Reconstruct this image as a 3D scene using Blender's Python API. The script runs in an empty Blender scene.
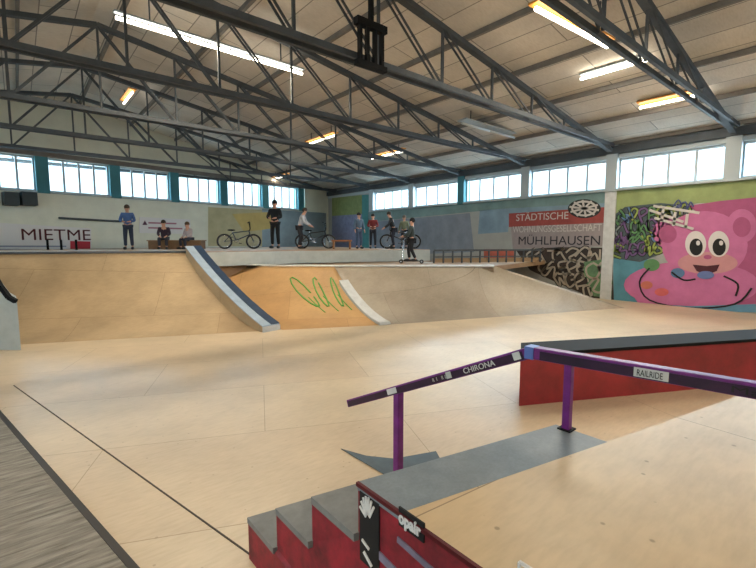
import bpy, bmesh, math, random
from mathutils import Vector as V, Matrix
random.seed(7)
SC = bpy.context.scene
COL = SC.collection
PI = math.pi

# ------------------------------------------------------------------ camera frame (room: right wall at u=UW, back wall at v=VW)
EYE = 1.65; FPX = 429.0; UW = 13.0; VW = 19.7; UL = -10.0; VN = -9.0
PITCH = math.atan(42.0 / FPX); AZ = math.radians(50.05)
F0 = V((math.cos(AZ), math.sin(AZ), 0)); RT = V((math.sin(AZ), -math.cos(AZ), 0)); ZZ = V((0, 0, 1))
FW = F0 * math.cos(PITCH) - ZZ * math.sin(PITCH); UP = F0 * math.sin(PITCH) + ZZ * math.cos(PITCH)
CAM = V((0, 0, EYE))

def at(x, y, z=None, u=None, v=None):
    d = FW + RT * ((x - 378) / FPX) - UP * ((y - 284) / FPX)
    t = (z - EYE) / d.z if z is not None else (u / d.x if u is not None else v / d.y)
    return CAM + d * t
def ondist(x, dist, z):
    p = F0 * dist + RT * ((x - 378) / FPX * dist); p.z = z
    return p
def roofz(u):
    return 4.42 + .16 * (UW - u) if u > 1.5 else 4.42 + .16 * (UW - 1.5) - .16 * (1.5 - u)
def onroof(x, y, off):
    d = FW + RT * ((x - 378) / FPX) - UP * ((y - 284) / FPX)
    t = 1.0
    for i in range(4000):
        p = CAM + d * t
        if p.z > roofz(p.x) - off: break
        t += .01
    return p

cam = bpy.data.cameras.new('camera'); co = bpy.data.objects.new('camera', cam); COL.objects.link(co)
cam.sensor_width = 36; cam.lens = FPX / 756 * 36; cam.clip_start = .02; cam.clip_end = 300
m = Matrix.Identity(4)
for i in range(3):
    m[i][0] = RT[i]; m[i][1] = UP[i]; m[i][2] = -FW[i]; m[i][3] = CAM[i]
co.matrix_world = m
SC.camera = co

# ------------------------------------------------------------------ materials
MATS = {}
def srgb(c): return tuple((x / 12.92 if x <= .04045 else ((x + .055) / 1.055) ** 2.4) for x in c)
def mat(name, col, rough=.6, metal=0., noise=0., nscale=4., bump=0., col2=None, emit=0., stretch=(1, 1, 1), grain=0., spec=.5):
    """col in sRGB 0..1"""
    if name in MATS: return MATS[name]
    mt = bpy.data.materials.new(name); mt.use_nodes = True
    nt = mt.node_tree; b = nt.nodes['Principled BSDF']; L = nt.links.new
    c = srgb(col)
    b.inputs['Base Color'].default_value = (*c, 1); b.inputs['Roughness'].default_value = rough; b.inputs['Metallic'].default_value = metal
    b.inputs['Specular IOR Level'].default_value = spec
    if noise or bump or col2:
        tc = nt.nodes.new('ShaderNodeTexCoord'); mp = nt.nodes.new('ShaderNodeMapping'); mp.inputs['Scale'].default_value = stretch
        L(tc.outputs['Object'], mp.inputs[0])
        n1 = nt.nodes.new('ShaderNodeTexNoise'); n1.inputs['Scale'].default_value = nscale; n1.inputs['Detail'].default_value = 8; n1.inputs['Roughness'].default_value = .65
        L(mp.outputs[0], n1.inputs[0])
        c2 = srgb(col2) if col2 else tuple(x * (1 - noise) for x in c)
        c1 = c if col2 else tuple(min(1, x * (1 + noise)) for x in c)
        rp = nt.nodes.new('ShaderNodeValToRGB'); rp.color_ramp.elements[0].position = .32; rp.color_ramp.elements[1].position = .68
        rp.color_ramp.elements[0].color = (*c2, 1); rp.color_ramp.elements[1].color = (*c1, 1)
        L(n1.outputs[0], rp.inputs[0])
        out = rp.outputs[0]
        if grain:
            n2 = nt.nodes.new('ShaderNodeTexNoise'); n2.inputs['Scale'].default_value = nscale * 14; n2.inputs['Detail'].default_value = 5
            L(mp.outputs[0], n2.inputs[0])
            mx = nt.nodes.new('ShaderNodeMix'); mx.data_type = 'RGBA'; mx.blend_type = 'OVERLAY'; mx.inputs[0].default_value = grain
            L(out, mx.inputs[6]); L(n2.outputs[0], mx.inputs[7]); out = mx.outputs[2]
        L(out, b.inputs['Base Color'])
        if bump:
            bp = nt.nodes.new('ShaderNodeBump'); bp.inputs['Strength'].default_value = bump; bp.inputs['Distance'].default_value = .02
            L(n1.outputs[0], bp.inputs['Height']); L(bp.outputs[0], b.inputs['Normal'])
    if emit:
        b.inputs['Emission Color'].default_value = (*c, 1); b.inputs['Emission Strength'].default_value = emit
    MATS[name] = mt
    return mt

def sheetmat(name, colA, colB, seam, w, h, rot=0., rough=.45, stain=.35, mortar=.006, nscale=.9, off=.5, speck=.0):
    """large plywood / board sheets with seams and stains"""
    mt = bpy.data.materials.new(name); mt.use_nodes = True
    nt = mt.node_tree; b = nt.nodes['Principled BSDF']; L = nt.links.new
    tc = nt.nodes.new('ShaderNodeTexCoord'); mp = nt.nodes.new('ShaderNodeMapping'); mp.inputs['Rotation'].default_value = (0, 0, rot)
    L(tc.outputs['Object'], mp.inputs[0])
    br = nt.nodes.new('ShaderNodeTexBrick'); br.inputs['Scale'].default_value = 1; br.inputs['Brick Width'].default_value = w; br.inputs['Row Height'].default_value = h
    br.inputs['Mortar Size'].default_value = mortar; br.inputs['Mortar Smooth'].default_value = .3; br.offset = off
    br.inputs['Color1'].default_value = (*srgb(colA), 1); br.inputs['Color2'].default_value = (*srgb(colB), 1); br.inputs['Mortar'].default_value = (*srgb(seam), 1)
    L(mp.outputs[0], br.inputs[0])
    n1 = nt.nodes.new('ShaderNodeTexNoise'); n1.inputs['Scale'].default_value = nscale; n1.inputs['Detail'].default_value = 9; n1.inputs['Roughness'].default_value = .62
    L(mp.outputs[0], n1.inputs[0])
    rp = nt.nodes.new('ShaderNodeValToRGB'); e = rp.color_ramp.elements
    e[0].position = .3; e[0].color = (1 - stain, 1 - stain, 1 - stain, 1); e[1].position = .62; e[1].color = (1, 1, 1, 1)
    L(n1.outputs[0], rp.inputs[0])
    m1 = nt.nodes.new('ShaderNodeMix'); m1.data_type = 'RGBA'; m1.blend_type = 'MULTIPLY'; m1.inputs[0].default_value = 1
    L(br.outputs[0], m1.inputs[6]); L(rp.outputs[0], m1.inputs[7])
    n2 = nt.nodes.new('ShaderNodeTexNoise'); n2.inputs['Scale'].default_value = 26; n2.inputs['Detail'].default_value = 6
    mp2 = nt.nodes.new('ShaderNodeMapping'); mp2.inputs['Rotation'].default_value = (0, 0, rot); mp2.inputs['Scale'].default_value = (.35, 1.6, 1)
    L(tc.outputs['Object'], mp2.inputs[0]); L(mp2.outputs[0], n2.inputs[0])
    rp2 = nt.nodes.new('ShaderNodeValToRGB'); e = rp2.color_ramp.elements
    e[0].position = .25; e[0].color = (.78, .76, .72, 1); e[1].position = .6; e[1].color = (1, 1, 1, 1)
    L(n2.outputs[0], rp2.inputs[0])
    m2 = nt.nodes.new('ShaderNodeMix'); m2.data_type = 'RGBA'; m2.blend_type = 'MULTIPLY'; m2.inputs[0].default_value = .5
    L(m1.outputs[2], m2.inputs[6]); L(rp2.outputs[0], m2.inputs[7])
    out = m2.outputs[2]
    if speck:
        vo = nt.nodes.new('ShaderNodeTexVoronoi'); vo.inputs['Scale'].default_value = 9; L(mp.outputs[0], vo.inputs[0])
        r3 = nt.nodes.new('ShaderNodeValToRGB'); e = r3.color_ramp.elements
        e[0].position = .05; e[0].color = (.25, .2, .15, 1); e[1].position = .09; e[1].color = (1, 1, 1, 1); L(vo.outputs[0], r3.inputs[0])
        m3 = nt.nodes.new('ShaderNodeMix'); m3.data_type = 'RGBA'; m3.blend_type = 'MULTIPLY'; m3.inputs[0].default_value = speck
        L(out, m3.inputs[6]); L(r3.outputs[0], m3.inputs[7]); out = m3.outputs[2]
    L(out, b.inputs['Base Color']); b.inputs['Roughness'].default_value = rough
    MATS[name] = mt
    return mt

# ------------------------------------------------------------------ mesh builder
class M:
    def __init__(s): s.v = []; s.f = []
    def add(s, vs, fs):
        n = len(s.v); s.v += [V(p) for p in vs]; s.f += [tuple(i + n for i in f) for f in fs]; return s
    def obox(s, c, ax, ay, az):
        c = V(c); ax = V(ax); ay = V(ay); az = V(az)
        vs = [c + ax * i + ay * j + az * k for k in (-1, 1) for j in (-1, 1) for i in (-1, 1)]
        return s.add(vs, [(0, 2, 3, 1), (4, 5, 7, 6), (0, 1, 5, 4), (2, 6, 7, 3), (0, 4, 6, 2), (1, 3, 7, 5)])
    def box(s, a, b):
        a = V(a); b = V(b); c = (a + b) / 2; h = (b - a) / 2
        return s.obox(c, (h.x, 0, 0), (0, h.y, 0), (0, 0, h.z))
    def bar(s, a, b, w, h, upv=(0, 0, 1)):
        a = V(a); b = V(b); d = (b - a); l = d.length; d.normalize(); upv = V(upv)
        sd = d.cross(upv)
        if sd.length < 1e-4: sd = d.cross(V((1, 0, 0)))
        sd.normalize(); un = sd.cross(d)
        return s.obox((a + b) / 2, d * (l / 2), sd * (w / 2), un * (h / 2))
    def tube(s, pts, r, n=8, cap=True):
        pts = [V(p) for p in pts]; rings = []; k = len(pts)
        rs = r if isinstance(r, (list, tuple)) else [r] * k
        ref = None
        for i, p in enumerate(pts):
            d = (pts[min(i + 1, k - 1)] - pts[max(i - 1, 0)]).normalized()
            if ref is None: ref = d.orthogonal().normalized()
            ref = (ref - d * ref.dot(d)).normalized(); q = d.cross(ref)
            rings.append([p + (ref * math.cos(2 * PI * j / n) + q * math.sin(2 * PI * j / n)) * rs[i] for j in range(n)])
        vs = [x for rg in rings for x in rg]; fs = []
        for i in range(k - 1):
            for j in range(n): fs.append((i * n + j, i * n + (j + 1) % n, (i + 1) * n + (j + 1) % n, (i + 1) * n + j))
        if cap: fs += [tuple(range(n - 1, -1, -1)), tuple((k - 1) * n + j for j in range(n))]
        return s.add(vs, fs)
    def torus(s, c, axis, R, r, n=28, k=8):
        c = V(c); axis = V(axis).normalized(); a = axis.orthogonal().normalized(); b = axis.cross(a); vs = []; fs = []
        for i in range(n):
            t = 2 * PI * i / n; d = a * math.cos(t) + b * math.sin(t)
            for j in range(k):
                p = 2 * PI * j / k; vs.append(c + d * (R + r * math.cos(p)) + axis * (r * math.sin(p)))
        for i in range(n):
            for j in range(k): fs.append((i * k + j, ((i + 1) % n) * k + j, ((i + 1) % n) * k + (j + 1) % k, i * k + (j + 1) % k))
        return s.add(vs, fs)
    def prism(s, poly, ext):
        poly = [V(p) for p in poly]; ext = V(ext); n = len(poly)
        vs = poly + [p + ext for p in poly]
        fs = [tuple(range(n - 1, -1, -1)), tuple(range(n, 2 * n))] + [(i, (i + 1) % n, n + (i + 1) % n, n + i) for i in range(n)]
        return s.add(vs, fs)
    def ball(s, c, rx, ry, rz, n=12, k=8):
        c = V(c); vs = [c + V((0, 0, -rz))]; fs = []
        for i in range(1, k):
            t = PI * i / k - PI / 2
            for j in range(n): p = 2 * PI * j / n; vs.append(c + V((rx * math.cos(t) * math.cos(p), ry * math.cos(t) * math.sin(p), rz * math.sin(t))))
        vs.append(c + V((0, 0, rz)))
        for j in range(n): fs.append((0, 1 + (j + 1) % n, 1 + j))
        for i in range(k - 2):
            for j in range(n): a = 1 + i * n; fs.append((a + j, a + (j + 1) % n, a + n + (j + 1) % n, a + n + j))
        a = 1 + (k - 2) * n
        for j in range(n): fs.append((a + j, a + (j + 1) % n, len(vs) - 1))
        return s.add(vs, fs)
    def build(s, name, mt, parent=None, smooth=False, bevel=0., origin=None):
        vs = s.v
        if parent is not None: o0 = ORG.get(parent.name, V((0, 0, 0)))
        elif origin is not None: o0 = V(origin)
        else:
            xs = [p.x for p in vs]; ys = [p.y for p in vs]; zs = [p.z for p in vs]
            o0 = V(((min(xs) + max(xs)) / 2, (min(ys) + max(ys)) / 2, min(zs)))
        me = bpy.data.meshes.new(name); me.from_pydata([tuple(p - o0) for p in vs], [], s.f)
        bm = bmesh.new(); bm.from_mesh(me); bmesh.ops.recalc_face_normals(bm, faces=bm.faces); bm.to_mesh(me); bm.free()
        me.materials.append(mt)
        if smooth:
            for p in me.polygons: p.use_smooth = True
        o = bpy.data.objects.new(name, me); COL.objects.link(o)
        if parent is not None: o.parent = parent
        else: o.location = o0
        ORG[o.name] = o0
        if bevel:
            md = o.modifiers.new('bevel', 'BEVEL'); md.width = bevel; md.segments = 2; md.limit_method = 'ANGLE'
        return o
ORG = {}
def tag(o, label, cat, group=None):
    o['label'] = label; o['category'] = cat
    if group: o['group'] = group
    return o
def thing(name, label, cat, loc=(0, 0, 0), group=None):
    o = bpy.data.objects.new(name, None); COL.objects.link(o); o.location = loc; o.empty_display_size = .1
    ORG[o.name] = V(loc)
    return tag(o, label, cat, group)
def struct(o): o['kind'] = 'structure'; return o
def dup(root, loc=None, rotz=None, label=None):
    c = root.copy(); COL.objects.link(c)
    if loc is not None: c.location = loc
    if rotz is not None: c.rotation_euler = (0, 0, rotz)
    if label: c['label'] = label
    def rec(a, b):
        for ch in list(a.children):
            d = ch.copy(); COL.objects.link(d); d.parent = b; rec(ch, d)
    rec(root, c)
    return c
def text_mesh(s, size, name, mt, X, Y, origin, parent, depth=.004, width=None, align='LEFT', bold=0.):
    cu = bpy.data.curves.new('t', 'FONT'); cu.body = s; cu.size = size; cu.extrude = depth / 2; cu.align_x = align; cu.offset = bold
    ob = bpy.data.objects.new('t', cu); COL.objects.link(ob)
    bpy.context.view_layer.update()
    me = bpy.data.meshes.new_from_object(ob.evaluated_get(bpy.context.evaluated_depsgraph_get()))
    bpy.data.objects.remove(ob)
    X = V(X).normalized(); Y = V(Y).normalized(); N = X.cross(Y)
    k = 1.
    if width:
        xs = [v.co.x for v in me.vertices]; k = width / max(1e-6, max(xs) - min(xs))
    o0 = ORG.get(parent.name, V((0, 0, 0)))
    for v in me.vertices: v.co = V(origin) + X * v.co.x * k + Y * v.co.y + N * v.co.z - o0
    me.materials.clear(); me.materials.append(mt); me.name = name
    o = bpy.data.objects.new(name, me); COL.objects.link(o); o.parent = parent; ORG[o.name] = o0
    return o

# ------------------------------------------------------------------ palette
floor_m = sheetmat('tan_floor', (.82, .75, .64), (.80, .72, .61), (.66, .58, .47), 2.5, 1.25, rot=.43, rough=.38, stain=.22, mortar=.004, speck=.35)
plateau_m = sheetmat('plateau_ply', (.87, .77, .61), (.85, .74, .57), (.62, .52, .4), 2.5, 1.25, rot=.1, rough=.42, stain=.22, mortar=.003, nscale=1.6, speck=.55)
ramp_m = sheetmat('ramp_ply', (.73, .64, .51), (.70, .60, .47), (.52, .43, .32), 2.4, 1.2, rot=.43, rough=.42, stain=.33, mortar=.003)
ramp_o = sheetmat('ramp_ply_orange', (.76, .61, .42), (.73, .57, .38), (.56, .42, .27), 2.4, 1.2, rot=.55, rough=.45, stain=.3, mortar=.003)
ramp_g = sheetmat('ramp_ply_grey', (.66, .62, .56), (.63, .58, .52), (.47, .43, .38), 2.4, 1.2, rot=.43, rough=.45, stain=.33, mortar=.003)
deck_m = sheetmat('deck_ply', (.66, .55, .42), (.62, .50, .38), (.4, .32, .24), 2.4, 1.2, rot=.43, rough=.6, stain=.35)
plank_m = mat('worn_planks', (.60, .58, .54), .8, nscale=3.2, col2=(.36, .34, .31), stretch=(1, 1, 1), bump=.5, grain=.0)
ceil_m = sheetmat('ceiling_boards', (.93, .90, .86), (.86, .83, .79), (.60, .58, .55), 2.68, .6, rot=PI / 2, rough=.9, stain=.25, mortar=.012, nscale=.6)
wall_m = mat('wall_plaster', (.62, .63, .62), .85, noise=.1, nscale=1.5, bump=.15)
wallb_m = mat('wall_cream', (.86, .86, .80), .85, noise=.08, nscale=1.5, bump=.15)
steel_m = mat('truss_steel', (.27, .29, .31), .65, .2, noise=.25, nscale=3)
purlin_m = mat('purlin_wood', (.46, .44, .42), .8, noise=.2, nscale=3)
frame_m = mat('window_frame_paint', (.66, .70, .72), .6)
teal_m = mat('teal_paint', (.22, .46, .50), .7, noise=.12, nscale=2)
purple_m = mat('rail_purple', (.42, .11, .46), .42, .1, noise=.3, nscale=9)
pdark_m = mat('rail_dark_purple', (.17, .06, .19), .45, .2, noise=.35, nscale=12)
red_m = mat('stair_red', (.60, .11, .18), .6, nscale=9, col2=(.34, .07, .11), bump=.1)
boxred_m = mat('box_red', (.66, .20, .23), .55, nscale=2.2, col2=(.48, .16, .18))
boxtop_m = mat('box_top_worn_red', (.42, .17, .19), .5, col2=(.24, .17, .18), nscale=6)
black_m = mat('black_steel', (.06, .06, .065), .75, 0., spec=.2)
tread_m = mat('tread_grey', (.45, .46, .46), .6, noise=.2, nscale=9)
bluegrey_m = mat('blue_grey_sheet', (.46, .50, .53), .5, noise=.14, nscale=7, grain=.2)
white_m = mat('white_paint', (.86, .86, .86), .6)
dwhite_m = mat('worn_white', (.76, .77, .77), .6, noise=.12, nscale=6)
lightgrey_m = mat('light_grey_panel', (.68, .70, .69), .6, noise=.1, nscale=4)
dblue_m = mat('dark_blue_steel', (.16, .24, .34), .45, .3, noise=.2, nscale=5)
sblue_m = mat('steel_blue_sheet', (.62, .69, .76), .4, .2, noise=.12, nscale=5)
ink_m = mat('black_ink', (.05, .05, .06), .7)
for nd_ in plank_m.node_tree.nodes:
    if nd_.type == 'MAPPING': nd_.inputs['Rotation'].default_value = (0, 0, math.radians(33)); nd_.inputs['Scale'].default_value = (1.1, 9, 1)
glass_m = bpy.data.materials.new('window_glass'); glass_m.use_nodes = True
nt = glass_m.node_tree; nt.nodes.remove(nt.nodes['Principled BSDF'])
tr = nt.nodes.new('ShaderNodeBsdfTransparent'); tr.inputs[0].default_value = (.93, .96, .97, 1)
gl = nt.nodes.new('ShaderNodeBsdfGlossy'); gl.inputs['Roughness'].default_value = .08
mx = nt.nodes.new('ShaderNodeMixShader'); mx.inputs[0].default_value = .06
nt.links.new(tr.outputs[0], mx.inputs[1]); nt.links.new(gl.outputs[0], mx.inputs[2]); nt.links.new(mx.outputs[0], nt.nodes['Material Output'].inputs[0])

# ------------------------------------------------------------------ world: bright overcast sky
w = bpy.data.worlds.new('overcast'); SC.world = w; w.use_nodes = True
nt = w.node_tree; bg = nt.nodes['Background']
tc = nt.nodes.new('ShaderNodeTexCoord'); sp = nt.nodes.new('ShaderNodeSeparateXYZ'); rp = nt.nodes.new('ShaderNodeValToRGB')
nt.links.new(tc.outputs['Generated'], sp.inputs[0]); nt.links.new(sp.outputs[2], rp.inputs[0]); nt.links.new(rp.outputs[0], bg.inputs[0])
e = rp.color_ramp.elements; e[0].position = 0; e[0].color = (.70, .88, .97, 1); e[1].position = .5; e[1].color = (.45, .76, 1, 1)
bg.inputs[1].default_value = 2.2

# ------------------------------------------------------------------ the shell
struct(M().box((UL - .3, VN - .3, -.2), (UW + .3, VW + .3, 0)).build('floor', floor_m, origin=(0, 0, 0)))
RZ = roofz(1.5)
cl = M()
cl.prism([(UL - .3, VN - .3, roofz(UL - .3)), (1.5, VN - .3, RZ), (UW + .3, VN - .3, roofz(UW + .3)), (UW + .3, VN - .3, roofz(UW + .3) + .2), (1.5, VN - .3, RZ + .2), (UL - .3, VN - .3, roofz(UL - .3) + .2)], (0, VW - VN + .6, 0))
struct(cl.build('ceiling', ceil_m, origin=(0, 0, 4.3)))
PIL = [2.54 + 2.68 * k for k in range(-4, 6)]           # right wall pilasters / truss lines
WB, WT = 3.12, 3.97
wr = M(); wr.box((UW, VN, 0), (UW + .3, VW + .3, WB)); wr.box((UW, VN, WT), (UW + .3, VW + .3, 4.6)); wr.box((UW, 16.0, WB), (UW + .3, VW, WT))
wr.box((UW, VN, WB), (UW + .3, PIL[0], WT))
struct(wr.build('wall_right', wall_m, origin=(UW, 0, 0)))
BB, BT = 3.27, 4.37
BTH = math.radians(9); BC = V((UW, VW, 0)); BR = Matrix.Rotation(BTH, 3, 'Z')
def backrot(o):
    o.location = BC + BR @ (o.location - BC); o.rotation_euler.z += BTH; return o
UB = UL - .8
wb = M(); wb.box((UB, VW, 0), (UW, VW + .3, BB))
gab = [(UB, VW, BT), (UW, VW, BT), (UW, VW, roofz(UW) + .1), (1.5, VW, RZ + .2), (UB, VW, roofz(UL) + .3)]
wb.prism([(p[0], VW, p[2]) for p in gab], (0, .3, 0)); wb.box((11.4, VW, BB), (UW, VW + .3, BT))
backrot(struct(wb.build('wall_back', wallb_m, origin=(0, VW, 0))))
wl = M(); wl.box((UL - .3, VN, 0), (UL, VW + .3, 2.5)); wl.box((UL - .3, VN, 3.9), (UL, VW + .3, 4.9))
struct(wl.build('wall_left', wallb_m, origin=(UL, 0, 0)))
wf = M(); wf.prism([(UL, VN, 0), (UW, VN, 0), (UW, VN, roofz(UW) + .1), (1.5, VN, RZ + .1), (UL, VN, roofz(UL) + .1)], (0, -.3, 0))
struct(wf.build('wall_front', wallb_m, origin=(0, VN, 0)))
WN = [0]
def window(A, B, z0, z1, npane, inward, parent_ok=True, fm=frame_m):
    """window band from A to B (plan points on the inner wall face)"""
    WN[0] += 1
    A = V((A[0], A[1], 0)); B = V((B[0], B[1], 0)); inward = V(inward)
    root = bpy.data.objects.new('window_%d' % WN[0], None); COL.objects.link(root); struct(root)
    root.location = (A + B) / 2 + V((0, 0, z0)); ORG[root.name] = root.location.copy()
    f = M(); d = (B - A); off = -inward * .12
    for z in (z0 + .03, z1 - .03): f.bar(A + off + V((0, 0, z)), B + off + V((0, 0, z)), .08, .06)
    for q in (0, 1): p = A + d * q + off; f.bar(p + V((0, 0, z0)), p + V((0, 0, z1)), .07, .08, upv=d)
    f.build('window_frame', fm, root)
    for k in range(1, npane):
        p = A + d * (k / npane) + off
        M().bar(p + V((0, 0, z0 + .05)), p + V((0, 0, z1 - .05)), .045, .06, upv=d).build('mullion', fm, root)
    for k in range(npane):
        a = A + d * ((k + .02) / npane) + off; b = A + d * ((k + .98) / npane) + off
        M().bar(a + V((0, 0, (z0 + z1) / 2)), b + V((0, 0, (z0 + z1) / 2)), .008, z1 - z0 - .1).build('pane', glass_m, root)
    M().bar(A + inward * .03 + V((0, 0, z0 - .02)), B + inward * .03 + V((0, 0, z0 - .02)), .2, .05).build('window_sill', fm, root)
    return root
TN = [0]
def trim(mm, mt):
    TN[0] += 1
    return struct(mm.build('trim_%d' % TN[0], mt))
for k in range(len(PIL)):
    v0 = PIL[k]
    trim(M().box((UW - .09, v0 - .15, WB - .05), (UW + .3, v0 + .15, 4.4)), frame_m if k != 7 else teal_m)
    v1 = PIL[k + 1] if k + 1 < len(PIL) else 16.15
    if v1 - v0 > .8: window((UW, v1 - .15), (UW, v0 + .15), WB, WT, 4, (-1, 0, 0))
ub = [-9.9 + 2.1 * k for k in range(11)]
for k, u0 in enumerate(ub):
    u1 = ub[k + 1] if k + 1 < len(ub) else 11.4
    backrot(trim(M().box((u0 - .17, VW - .08, BB - .05), (u0 + .17, VW + .3, BT + .1)), teal_m))
    if u1 - u0 > .9: backrot(window((u0 + .17, VW), (u1 - .17 if k + 1 < len(ub) else u1, VW), BB, BT, 4, (0, -1, 0)))
for k in range(7):
    v0 = -8.5 + 4 * k
    window((UL, v0), (UL, v0 + 4), 2.5, 3.9, 4, (1, 0, 0))
trim(M().box((UW - .05, 5.07, 0), (UW, 5.37, WB - .06)), dwhite_m)
trim(M().box((UW - .03, VN, WT), (UW, VW, WT + .1)), frame_m)
backrot(trim(M().box((UL, VW - .1, BT), (UW - .2, VW, BT + .16)), purlin_m))
trim(M().box((UW - .12, VN, 4.1), (UW, VW, 4.3)), steel_m)

# purlins carrying the roof boards
for k in range(15):
    u = UL + .8 + k * 1.58
    if abs(u - 1.5) < .1: u += .15
    sgn = roofz(u)
    TN[0] += 1
    struct(M().box((u - .03, VN, sgn - .10), (u + .03, VW, sgn - .005)).build('trim_%d' % TN[0], purlin_m))

# ------------------------------------------------------------------ roof trusses, one per pilaster line
CZ = 4.30
def truss(label):
    t = thing('roof_truss', label, 'truss', (1.5, 0, CZ), 'steel roof trusses spanning the hall')
    def tz(u): return roofz(u) - .28
    UE, U0 = UW - .25, UL + .25
    M().bar((U0, -.09, CZ), (UE, -.09, CZ), .055, .085).build('bottom_chord', steel_m, t)
    M().bar((U0, .09, CZ), (UE, .09, CZ), .055, .085).build('bottom_chord', steel_m, t)
    M().bar((U0, 0, tz(U0)), (1.5, 0, tz(1.5)), .12, .09).build('top_chord', steel_m, t)
    M().bar((1.5, 0, tz(1.5)), (UE, 0, tz(UE)), .12, .09).build('top_chord', steel_m, t)
    us = [1.5 + 1.44 * k for k in range(-7, 8)]
    for i, u in enumerate(us):
        if tz(u) - CZ > .25:
            M().bar((u, 0, CZ), (u, 0, tz(u)), .04, .04).build('web_post', steel_m, t)
    for i in range(len(us) - 1):
        a, b = us[i], us[i + 1]
        if b <= 1.6: q = ((a, CZ), (b, tz(b)))
        else: q = ((b, CZ), (a, tz(a)))
        dy = .045
        for s in (-1, 1):
            M().bar((q[0][0], s * dy, q[0][1]), (q[1][0], s * dy, q[1][1]), .018, .036).build('diagonal', steel_m, t)
    return t
ords = ['nearest to the camera', 'second from the camera', 'third from the camera', 'fourth from the camera', 'fifth from the camera', 'sixth from the camera', 'just before the back windows']
t0 = None
for k, v in enumerate([2.54, 5.22, 7.9, 10.58, 13.26, 15.94, 18.62]):
    lb = 'dark steel lattice roof truss spanning the hall, ' + ords[k]
    if t0 is None: t0 = truss(lb); t0.location = (1.5, v, CZ)
    else: dup(t0, (1.5, v, CZ), label=lb)
for k, v in enumerate([-2.82, -5.5]):
    dup(t0, (1.5, v, CZ), label='dark steel lattice roof truss over the near end of the hall, ' + ('first' if k == 0 else 'second') + ' behind the camera')

# cage hanging in the second truss
cg = at(371, 48, v=5.0)
t = thing('hanging_cage', 'small dark steel cage with upright bars hanging under the ceiling boards', 'cage', (cg.x, cg.y, cg.z - .25))
for dx in (-.2, -.07, .07, .2): M().bar((cg.x + dx, cg.y, cg.z - .25), (cg.x + dx, cg.y, cg.z + .3), .06, .05).build('upright_bar', black_m, t)
M().bar((cg.x - .27, cg.y, cg.z + .3), (cg.x + .27, cg.y, cg.z + .3), .1, .1).build('top_rail', black_m, t)
M().bar((cg.x - .27, cg.y, cg.z - .25), (cg.x + .27, cg.y, cg.z - .25), .1, .07).build('bottom_rail', black_m, t)
M().bar((cg.x, cg.y, cg.z + .3), (cg.x, cg.y, roofz(cg.x) - .02), .06, .06).build('hanger', black_m, t)

# ------------------------------------------------------------------ ceiling lights
tube_m = mat('lit_tube', (1., .96, .88), .5, emit=11.)
dim_m = mat('far_lit_tube', (1., .97, .9), .5, emit=5.)
unlit_m = mat('unlit_tube', (.8, .82, .83), .5)
house_m = mat('glow_tinted_housing', (.85, .58, .22), .6)  # orange-yellow colour also stands in for the warm glow around the tubes
def lamp(A, B, label, lit=True, power=45., hm=None, wdt=.3, tm=None):
    A = V(A); B = V(B); c = (A + B) / 2; d = (B - A).normalized(); L = (B - A).length
    t = thing('ceiling_light', label, 'light', (c.x, c.y, c.z), 'strip lights under the roof')
    M().bar(A + V((0, 0, .09)), B + V((0, 0, .09)), wdt, .03).build('housing', hm or house_m, t)
    n = max(1, round(L / 1.3))
    for k in range(n):
        a = A + (B - A) * ((k + .02) / n); b = A + (B - A) * ((k + .98) / n)
        M().tube([a, b], .03, 8).build('tube', (tm or tube_m) if lit else unlit_m, t, smooth=True)
    for q in (.15, .85):
        p = A + (B - A) * q
        M().bar(p + V((0, 0, .12)), V((p.x, p.y, roofz(p.x) - .01)), .02, .02).build('hanger', steel_m, t)
    if lit:
        ld = bpy.data.lights.new('lamp', 'AREA'); ld.shape = 'RECTANGLE'; ld.size = L; ld.size_y = .12; ld.energy = power; ld.color = (1, .86, .66)
        lo = bpy.data.objects.new('lamp_glow', ld); COL.objects.link(lo)
        lo.location = c - V((0, 0, .06)); lo.rotation_euler = (0, 0, math.atan2(d.y, d.x)); lo['kind'] = 'structure'
    return t
def lamp_px(x, y, L, axis, off, label, **k):
    p = onroof(x, y, off); d = V((1, 0, 0)) if axis == 'u' else V((0, 1, 0))
    d = V((d.x, d.y, 0))
    return lamp(p - d * L / 2, p + d * L / 2, label, **k)
pA = onroof(114, 17, .62); pB = onroof(303, 74, .75)
zz = 5.25
lamp(at(114, 17, z=zz), at(303, 74, z=zz), 'long lit strip light of several tubes, upper left below the roof boards', power=150, wdt=.1, hm=frame_m)
lamp(at(535, 8, z=4.75), at(608, 47, z=4.75), 'lit strip light with warm orange, glow-tinted housing at upper right, largest on that side', power=60, wdt=.22)
lamp_px(612, 70, 1.25, 'v', .12, 'lit white tube light at the right, the upper of the two below the orange one', wdt=.08, hm=frame_m)
lamp_px(671, 101, 1.25, 'v', .12, 'lit white tube light nearest the right wall windows, beside orange, glow-tinted housing')
lamp_px(128, 98, 1.3, 'v', .35, 'short lit light with housing tinted yellow as glow, leftmost in the dark far part of the roof', power=8, tm=dim_m, wdt=.2)
lamp_px(321, 140, 1.7, 'v', .35, 'short lit light with housing tinted yellow as glow, mid roof left of the smaller white one', power=8, tm=dim_m, wdt=.2)
lamp_px(387, 155, 1.7, 'v', .3, 'short lit light close to the right wall windows, over the railing', power=8, tm=dim_m, wdt=.2)
lamp_px(281, 177, 1.5, 'v', .3, 'small lit light farthest back, just over the back corner windows', power=8, tm=dim_m, wdt=.2)
lamp_px(212, 164, 1.2, 'v', .35, 'small dim unlit light high over the back windows', lit=False, hm=steel_m)
lamp_px(490, 131, 2.4, 'u', .25, 'long unlit grey strip light along the truss, above the right windows', lit=False, hm=frame_m)
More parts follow.
